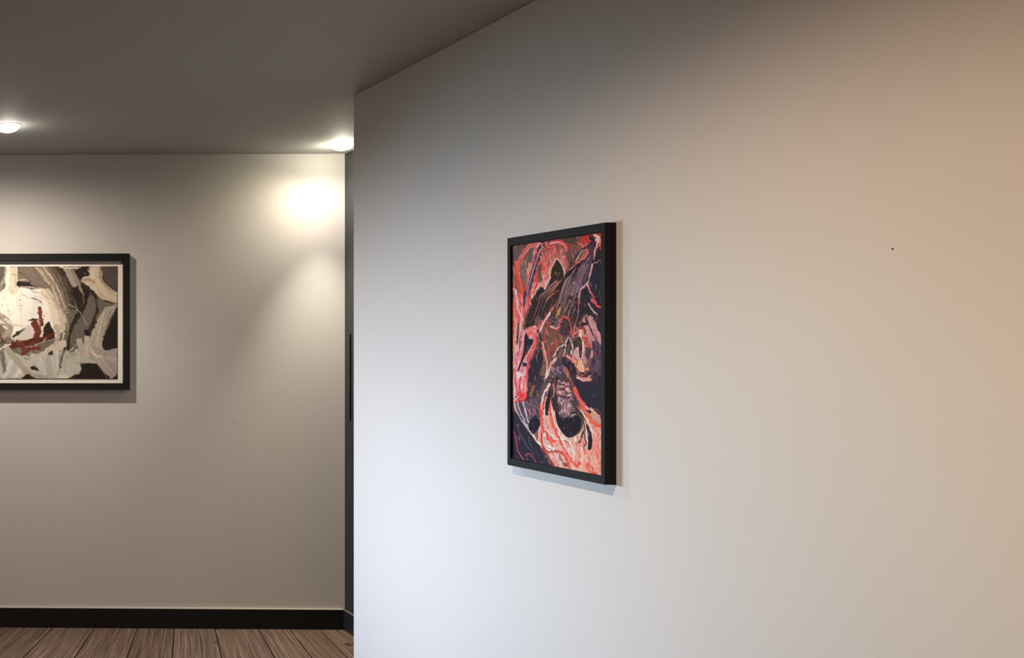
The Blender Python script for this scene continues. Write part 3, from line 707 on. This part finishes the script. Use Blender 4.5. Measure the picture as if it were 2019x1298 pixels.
    S(b((1000, 900), (1050, 940), (1040, 1040), (1080, 1120), (1150, 1140), (1220, 1060)), 12, (208, 100, 78), col2=(236, 170, 140)); Fi(b((1060, 930), (1150, 950), (1160, 1090), (1100, 1120), (1060, 1040)), (226, 160, 132), 80, 18)
    S(b((900, 850), (960, 900), (1000, 960)), 9, (196, 82, 84)); S(b((1060, 1160), (1180, 1190), (1260, 1150)), 12, (176, 120, 118), dry=.3)
    # tube-like dark form coming down the middle
    Fi(b((740, 900), (860, 940), (900, 1080), (900, 1298), (640, 1298), (640, 1080)), (82, 68, 78), 80, 14)
    A.scatter(b((660, 960), (880, 960), (900, 1290), (650, 1290)), [(130, 104, 114), (60, 48, 56), (160, 130, 140), (100, 74, 80)], 60, 30, .7, 18, 4, 14)
    S(b((730, 900), (660, 980), (620, 1120), (560, 1240)), 10, (206, 150, 136), w2=6, var=26); S(b((880, 950), (960, 1060), (1050, 1210), (1120, 1298)), 30, (46, 42, 50), w2=50); S(b((880, 1040), (930, 1160), (970, 1298)), 12, (160, 92, 78))
    # ---- lower band
    Fi(c((780, 0), (1140, 0), (1140, 480), (1000, 400), (930, 340), (880, 240)), (52, 48, 58), 70, 9, col2=(62, 54, 60))
    S(c((860, 20), (920, 60), (1010, 50)), 12, (170, 116, 112), dry=.3); S(c((880, 110), (950, 200), (1020, 250)), 3, (98, 92, 104)); S(c((1080, 210), (1130, 210)), 4, (88, 80, 88))
    Fi(c((930, 410), (1030, 400), (1140, 500), (1140, 1240), (800, 1170), (560, 1110), (400, 900), (380, 700), (410, 560), (440, 420), (480, 260), (560, 420), (620, 640), (740, 760), (880, 720), (960, 560)), (206, 158, 142), 70, 18, col2=(216, 128, 116))
    Fi(c((1010, 430), (1140, 520), (1140, 620), (1060, 590), (980, 500)), (176, 136, 120), 60, 14)
    # near-black lower left
    Fi(c((80, 440), (200, 560), (300, 730), (400, 860), (480, 1000), (560, 1110), (80, 1020)), (52, 48, 58), 50, 9, col2=(60, 56, 66))
    S(c((160, 700), (240, 860), (340, 980)), 4, (92, 90, 106), dry=.2); S(c((110, 610), (160, 760)), 5, (78, 78, 94), dry=.3)
    S(c((80, 690), (110, 800), (130, 920), (200, 1030)), 7, (150, 62, 96)); S(c((220, 980), (270, 960), (320, 1010), (350, 1060)), 6, (144, 60, 92)); S(c((390, 980), (420, 1070)), 5, (130, 60, 80))
    # left pod
    Fi(c((220, 300), (400, 250), (420, 400), (410, 580), (370, 680), (310, 720), (250, 640), (180, 460), (120, 400), (130, 320)), (76, 66, 78), 95, 14)
    Fi(c((290, 540), (380, 500), (400, 600), (350, 690), (310, 715), (260, 640)), (46, 40, 48), 90, 6)
    A.scatter(c((240, 320), (380, 290), (380, 500), (270, 500)), [(150, 112, 112), (104, 80, 84), (186, 110, 104), (70, 58, 66)], 50, 70, .6, 18, 4, 15)
    for p in (c((130, 330), (150, 420), (230, 600), (300, 710)), c((190, 320), (220, 440), (260, 580)), c((90, 340), (110, 440), (200, 580), (310, 740))): S(p, 4.5, (178, 158, 172), var=24)
    Fi(c((240, 0), (420, 0), (480, 60), (360, 240), (280, 300), (220, 290)), (62, 52, 58), 110, 12)
    S(c((330, 80), (310, 160), (290, 240)), 14, (130, 88, 62)); S(c((520, 60), (440, 170), (380, 280), (330, 380)), 22, (78, 66, 68), col2=(100, 84, 84))
    # hanging red bundle, far left
    Fi(c((80, 0), (245, 0), (240, 160), (210, 290), (160, 310), (110, 250), (80, 330)), (222, 130, 132), 95, 20, col2=(238, 184, 184))
    for p in (c((100, 0), (110, 140), (150, 280)), c((240, 0), (235, 160), (200, 280), (160, 300)), c((170, 20), (150, 140), (170, 240)), c((210, 20), (200, 140), (180, 220)), c((150, 270), (110, 310), (80, 330))): S(p, 8, (206, 66, 68), col2=(220, 100, 96))
    S(c((140, 230), (170, 290), (215, 250)), 22, (196, 60, 58))
    # large pod
    Fi(c((560, 20), (720, 20), (800, 130), (860, 330), (930, 520), (890, 700), (780, 760), (700, 740), (610, 620), (570, 440), (540, 250)), (78, 64, 66), 85, 14)
    Fi(c((590, 450), (880, 460), (930, 560), (880, 700), (780, 765), (700, 740), (620, 640)), (44, 39, 46), 90, 5)
    Fi(c((860, 480), (930, 520), (900, 690), (830, 740), (870, 620)), (92, 70, 58), 100, 12)
    A.scatter(c((560, 60), (740, 60), (800, 230), (780, 320), (600, 320), (550, 200)), [(170, 134, 140), (118, 90, 96), (206, 150, 150), (80, 62, 68), (150, 92, 92)], 100, 15, .7, 18, 4.2, 16)
    A.scatter(c((640, 330), (790, 310), (820, 420), (740, 530), (650, 500), (620, 400)), [(160, 124, 126), (118, 92, 94), (190, 154, 152), (84, 68, 72)], 90, 80, .7, 18, 4, 17)
    S(c((560, 110), (570, 200), (560, 270)), 14, (190, 76, 74), dry=.2); S(c((650, 330), (700, 270), (770, 290), (810, 370)), 9, (84, 66, 72)); S(c((800, 330), (850, 440), (840, 560)), 12, (74, 58, 58))
    Fi(c((700, 540), (740, 500), (820, 470), (860, 560), (800, 640), (700, 620)), (46, 40, 48), 90, 6)
    # black slits between the pods
    Fi(c((520, 140), (530, 260), (490, 480), (470, 470), (460, 380), (500, 230)), (50, 40, 44), 95, 7)
    S(c((515, 110), (450, 230), (430, 330), (415, 420)), 9, (226, 168, 168), w2=7)
    # red veins over the pale ground
    for p, w, k in ((c((420, 380), (410, 520), (440, 680), (520, 780), (600, 790)), 16, RED), (c((520, 280), (525, 430), (560, 600), (640, 780), (720, 920), (800, 1060), (850, 1100), (890, 1050), (890, 920), (900, 860), (940, 880), (930, 990)), 11, (204, 66, 56)), (c((890, 1040), (950, 1020), (1000, 1100), (1050, 1130)), 10, (198, 58, 50)), (c((420, 700), (430, 850), (500, 940), (600, 930), (700, 980), (770, 1150)), 13, (206, 76, 62)), (c((820, 170), (900, 320), (960, 450), (1040, 570), (1140, 620)), 18, (208, 72, 64)), (c((1110, 640), (1130, 720), (1080, 840), (990, 1000)), 9, (214, 92, 80)), (c((960, 1040), (1020, 1170), (1100, 1220)), 11, (198, 60, 50)), (c((640, 790), (700, 900), (760, 1010)), 9, (190, 60, 52)), (c((860, 380), (920, 430), (980, 480)), 8, (222, 110, 96)), (c((520, 790), (560, 870), (540, 930)), 8, (210, 96, 80))):
        S(p, w, k, w2=w*.7, col2=(226, 104, 88), var=18)
    for p, w in ((c((455, 420), (450, 580), (520, 720), (620, 780)), 7), (c((545, 400), (590, 580), (650, 720), (740, 780)), 6), (c((450, 740), (480, 860), (560, 900)), 14), (c((900, 900), (920, 990), (900, 1030)), 14), (c((620, 700), (700, 860), (820, 1020)), 8), (c((680, 780), (760, 820), (820, 960)), 12), (c((900, 430), (960, 520), (1010, 600), (1040, 700)), 5), (c((320, 740), (360, 800), (400, 840)), 8)):
        S(p, w, (242, 206, 188), var=20, col2=(226, 160, 140))
    A.scatter(c((690, 780), (860, 740), (850, 960), (760, 980)), [(196, 96, 80), (244, 206, 190), (226, 150, 130), (160, 104, 92)], 50, 75, .5, 22, 3.6, 18)
    A.scatter(c((520, 960), (640, 960), (760, 1150), (600, 1100)), [(196, 166, 168), (150, 110, 108), (214, 150, 140)], 34, 45, .4, 28, 4, 19)
    A.scatter(c((880, 1040), (1140, 900), (1140, 1230), (900, 1170)), [(206, 140, 116), (222, 110, 88), (190, 140, 122), (214, 170, 150)], 46, 60, .7, 28, 4, 20)
    Fi(c((965, 600), (1000, 640), (1040, 800), (1020, 890), (985, 900), (990, 760)), (46, 40, 48), 85, 6); S(c((930, 700), (880, 820)), 7, (64, 54, 58)); S(c((960, 560), (950, 700), (960, 820), (930, 890)), 6, (104, 74, 70))
    S(c((940, 560), (965, 660), (975, 820), (960, 890)), 3, (240, 214, 204)); Fi(c((970, 420), (1020, 425), (1030, 460), (990, 450)), (60, 50, 52), 10, 6)
    S(c((640, 980), (680, 1060), (740, 1110)), 6, (130, 70, 60)); S(c((430, 900), (520, 1040), (560, 1090)), 12, (122, 70, 66), dry=.2)

    A.warp(3.0, 9, 3)
    A.facture(4200, 13, 1.8, 16, 31, pale=[(246, 214, 204), (214, 74, 68), (36, 30, 36)])
    log = list(A.log)
    # second sitting: the main forms gone over once more, crisper
    Fi(a((700, 880), (890, 855), (960, 800), (1110, 645), (1080, 800), (930, 1060), (830, 1290), (700, 1290), (660, 1180), (560, 1290), (450, 1290), (470, 1140), (530, 1060), (562, 1020), (605, 1075), (660, 1000)), (44, 36, 41), 120, 9, al=.75, rag=1.2)
    for d in range(15):
        t = d/14
        S(a((880-430*t*.6, 900+190*t), (760-250*t, 1060+110*t), (640-170*t, 1290)), 2.0, r_.choice([(150, 110, 98), (100, 80, 76), (206, 128, 104), (34, 28, 33), (120, 92, 92)]), w2=1, var=22, dry=.3)
        S(a((1120-190*t, 690+230*t), (1010-140*t, 930+140*t), (930-130*t, 1290)), 1.9, r_.choice([(112, 92, 98), (152, 122, 122), (34, 30, 38), (86, 68, 78), (168, 140, 150)]), w2=1, var=20, dry=.35)
        S(a((1340-120*t, 640+60*t), (1240-120*t, 850+80*t), (1140-110*t, 1120+60*t)), 2.2, r_.choice([(124, 100, 112), (60, 46, 58), (150, 130, 158), (90, 66, 76)]), w2=1.2, var=20, dry=.35)
    Fi(b((450, 10), (740, 0), (640, 180), (560, 300), (500, 300), (470, 200), (420, 330), (310, 430), (290, 330), (340, 190), (400, 60)), (50, 40, 42), 105, 9, al=.7)
    for d in range(12):
        t = d/11
        S(b((440+560*t, 0), (400+560*t, 130), (330+590*t, 330)), 1.9, r_.choice([(140, 106, 92), (92, 72, 70), (34, 28, 33), (176, 120, 96), (116, 94, 98)]), w2=1, var=22, dry=.35)
    # pods
    Fi(c((590, 470), (650, 520), (720, 540), (800, 510), (880, 450), (925, 560), (880, 700), (782, 765), (705, 742), (630, 650)), (38, 34, 42), 92, 4)
    Fi(c((540, 60), (620, 30), (600, 200), (640, 420), (600, 480), (568, 420), (540, 250)), (50, 40, 46), 85, 8, al=.8)
    for d in range(26):
        x, y = r_.uniform(640, 820), r_.uniform(150, 520); k = (x-730)/200
        S(c((x-28, y+14+k*20), (x, y-10), (x+30, y+12-k*20)), 2.2, r_.choice([(196, 160, 160), (150, 116, 122), (88, 70, 76), (222, 184, 178), (120, 90, 96)]), w2=1, var=20, dry=.25)
    S(c((575, 440), (610, 610), (700, 742), (780, 768), (885, 708), (935, 600)), 3.4, (240, 190, 172), w2=2, var=24)
    S(c((870, 470), (915, 560), (880, 690), (800, 745)), 7, (100, 74, 56), w2=3, dry=.25)
    Fi(c((275, 560), (340, 520), (400, 540), (395, 620), (350, 690), (312, 716), (262, 650)), (38, 33, 42), 90, 4)
    Fi(c((80, 470), (200, 580), (300, 740), (400, 880), (440, 980), (400, 1060), (80, 1010)), (46, 42, 52), 50, 7, al=.8)
    for p in (c((150, 700), (230, 850), (330, 970)), c((120, 600), (160, 720), (230, 830)), c((260, 800), (320, 900), (390, 980))): S(p, 2.4, (98, 96, 114), w2=1, dry=.3)
    S(c((80, 690), (110, 800), (130, 920), (200, 1030)), 4.5, (156, 66, 100)); S(c((220, 980), (270, 960), (320, 1010), (350, 1060)), 4, (150, 62, 94))
    Fi(c((520, 150), (532, 260), (492, 480), (470, 470), (462, 380), (500, 230)), (42, 34, 40), 95, 5)
    Fi(c((965, 600), (1000, 640), (1040, 800), (1020, 890), (985, 900), (990, 760)), (40, 34, 42), 85, 5)
    Fi(c((880, 250), (940, 330), (1020, 390), (1140, 470), (1140, 40), (1060, 70), (920, 80), (830, 20)), (48, 44, 54), 70, 7, al=.8)
    # shards on the left
    Fi(b((285, 515), (328, 592), (395, 622), (356, 720), (300, 800), (240, 910), (182, 1070), (164, 1056), (222, 880), (252, 740), (262, 580)), (44, 38, 45), 105, 7, rag=.4)
    Fi(b((488, 750), (535, 840), (515, 1010), (468, 1170), (420, 1290), (310, 1290), (318, 1120), (400, 870)), (50, 42, 51), 100, 9, al=.85)
    S(b((152, 390), (166, 520), (180, 760)), 9, (56, 42, 56), w2=3, wm=12)
    S(a((560, 345), (480, 540), (400, 800), (330, 1060), (250, 1298)), 17, (66, 52, 68), w2=17, var=9); S(a((535, 420), (440, 690), (360, 960), (300, 1220)), 5, (156, 124, 156))
    A.log = log
    for p, w, col in list(A.log):
        if w <= 17 and sum(col) > 330:
            k = np.minimum(np.array(col)*1.10+16, 250)
            A.stroke(p, w*.34, k, w2=w*.2, var=26, dry=.15)
            q = [(x+r_.uniform(-2.2, 2.2), y+r_.uniform(-2.2, 2.2)) for x, y in p]
            A.stroke(q, w*.16+.8, r_.choice([(244, 208, 200), (206, 64, 60), (48, 38, 44), (232, 150, 140), (206, 64, 60), (120, 60, 60)]), w2=.8, var=20, dry=.2)
    A.scatter(whole, [(238, 196, 190), (212, 72, 66), (40, 34, 40), (150, 120, 132), (224, 130, 118)], 300, 80, .6, 15, 1.5, 41, al=.7)
    S(a((712, 860), (690, 770), (735, 660), (800, 575), (870, 660), (912, 770), (905, 860)), 4.2, (244, 160, 138), n=6)
    Fi(a((802, 590), (860, 670), (896, 770), (892, 870), (706, 870), (716, 760), (756, 655)), (56, 46, 43), 85, 9)
    A.scatter(a((750, 780), (860, 780), (870, 850), (730, 850)), [(140, 98, 62), (96, 74, 56), (170, 120, 80)], 12, 70, .6, 9, 2.4, 22)
    M = Matrix.Translation((XR, RY1, RZ1)) @ Matrix.Rotation(-math.pi/2, 4, 'Z')    # local x runs towards the camera, local -y off the wall
    t = thing('framed_painting', 'tall black-framed painting of dark shapes in red swirls on the right wall', 'painting', M)
    W, H = RY1-RY0, RZ1-RZ0
    bm = ring(bmesh.new(), (-.0148, W+.0150, 1.248-RZ1, 1.9695-RZ1), (0, W, -H, 0), XF-XR, -.001)
    obj('frame', bm, M_black, t, bevel=.0012)
    p = A.mesh('canvas', M_paintR, t, gain=GAIN_R, relief=.0006, con=1.22)
    p.location = (0, XCV-XR, 0)
    bm = box(bmesh.new(), -.004, W+.004, XCV-XR+.0022, -.004, -H-.004, .004)
    obj('stretcher', bm, M_mat, t)
GAIN_R = (1.2, 1.25, 1.3)
build_right()

# ------------------------------------------------------------------ downlights
M_lamp = emitter('lit_frosted_lens', (1.0, .90, .76), 12)
def downlight(loc, label):
    t = thing('downlight', label, 'ceiling light', Matrix.Translation(loc), 'recessed downlights in the grey ceiling')
    bm = lathe(bmesh.new(), [(.056, 0), (.056, -.0015), (.058, -.0026), (.066, -.0022), (.069, -.0008), (.069, 0)])
    obj('trim_ring', bm, M_ring, t, smooth=True)
    bm = lathe(bmesh.new(), [(.056, 0), (.0555, -.006), (.052, -.015), (.044, -.023), (.033, -.029), (.018, -.033), (0, -.0345)])  # dome enlarged to stand in for the glare around the lamp
    obj('lens', bm, M_lamp, t, smooth=True)
    return t
LA, LB = (2.436, 5.200, CEIL), (.576, 4.745, CEIL)
downlight(LB, 'lit round downlight in the ceiling above the wide beige painting')
downlight(LA, 'lit round downlight in the ceiling corner above the dark door edge')

def spot(name, loc, power, size, blend, col, aim=None, r=.02):
    l = bpy.data.lights.new(name, 'SPOT'); l.energy = power; l.spot_size = math.radians(size); l.spot_blend = blend
    l.color = col; l.shadow_soft_size = r
    o = bpy.data.objects.new(name, l); COL.objects.link(o); o.location = loc
    if aim:
        d = Vector(aim)-Vector(loc); o.rotation_euler = d.to_track_quat('-Z', 'Y').to_euler()
    return o
# the row of downlights at x = 0.58: one in the picture, the next above its top edge
spot('lamp_beam', (LB[0], LB[1], 2.64), 84, 179, 1.0, (1.0, .868, .742), r=.016)
spot('lamp_core', (LB[0], LB[1], 2.64), 24, 120, .5, (.93, 1, .89), r=.016)
spot('lamp_beam', (LB[0], 2.05, 2.68), 31.7, 160, .6, (1.0, .888, .56), r=.016)
spot('lamp_beam', (LB[0], 2.05, 2.68), 32.3, 166, .4, (1.0, .648, .515), r=.016)
spot('lamp_core', (LB[0], 2.05, 2.66), 55, 130, 1.0, (.98, .96, 1), r=.016)
# the corner downlight: a narrow core inside a wide flood, and its flood tipped along the wall
spot('lamp_core', (LA[0], LA[1], 2.64), 118, 60, 1.0, (1, .92, .75), r=.016)
spot('lamp_beam', (LA[0], LA[1], 2.64), 15.5, 165, 1.0, (1, .893, .80), r=.016)
spot('lamp_tipped', (LA[0], LA[1], 2.64), 8.85, 110, 1.0, (1, .883, .59), aim=(1.8, 5.47, 1.8), r=.016)
def glow_point(loc, e, c):
    l = bpy.data.lights.new('lamp_glow', 'POINT'); l.energy = e; l.color = c; l.shadow_soft_size = .025
    o = bpy.data.objects.new('lamp_glow', l); COL.objects.link(o); o.location = loc
glow_point((LA[0], LA[1], 2.63), 3.0, (1, .92, .72))
glow_point((LB[0], LB[1], 2.63), .9, (1, .92, .80))  # extra point light, added for the glare halo on the ceiling
# warm lamp of the room to the right, outside the picture
spot('warm_lamp', (1.1, .70, 1.40), 17.2, 150, 1.0, (1.0, .526, .10), aim=(2.0, 1.3, 1.5), r=.12)
# daylight through the window
def daylight(z, aim, spread, sy, e, c):
    a = bpy.data.lights.new('window_daylight', 'AREA'); a.shape = 'RECTANGLE'; a.size = 1.35; a.size_y = sy
    a.energy = e; a.color = c; a.spread = math.radians(spread)
    ao = bpy.data.objects.new('window_daylight', a); COL.objects.link(ao)
    p = WM @ Vector(((WX0+WX1)/2, -.03, z))
    ao.location = p
    ao.rotation_euler = (Vector(aim)-Vector(p)).to_track_quat('-Z', 'Y').to_euler()
daylight(1.4, (2, 4.1, .6), 50, .3, 12.4, (.626, .732, 1))
daylight(1.5, (2, 3.3, 1.0), 45, .4, 7.6, (.66, .87, 1))

# ------------------------------------------------------------------ world, camera, view
w = bpy.data.worlds.new('World'); C.world = w; w.use_nodes = True
w.node_tree.nodes['Background'].inputs['Color'].default_value = (.75, .85, 1, 1)
w.node_tree.nodes['Background'].inputs['Strength'].default_value = 0.02
cam = bpy.data.cameras.new('camera')
cam.sensor_fit = 'HORIZONTAL'; cam.sensor_width = 36; cam.lens = 36*F/2019
cam.shift_x = (1009.5-PX0)/2019; cam.shift_y = (PY0-649)/2019
cam.clip_start = .05
co = bpy.data.objects.new('camera', cam); COL.objects.link(co)
co.location = (0, 0, EYE); co.rotation_euler = (math.pi/2, 0, 0)
C.camera = co
v = C.view_settings
v.view_transform = 'Standard'; v.look = 'None'; v.gamma = 1; v.exposure = 0; v.use_curve_mapping = False
C.cycles.use_denoising = True
C.cycles.max_bounces = 8
C.cycles.diffuse_bounces = 5
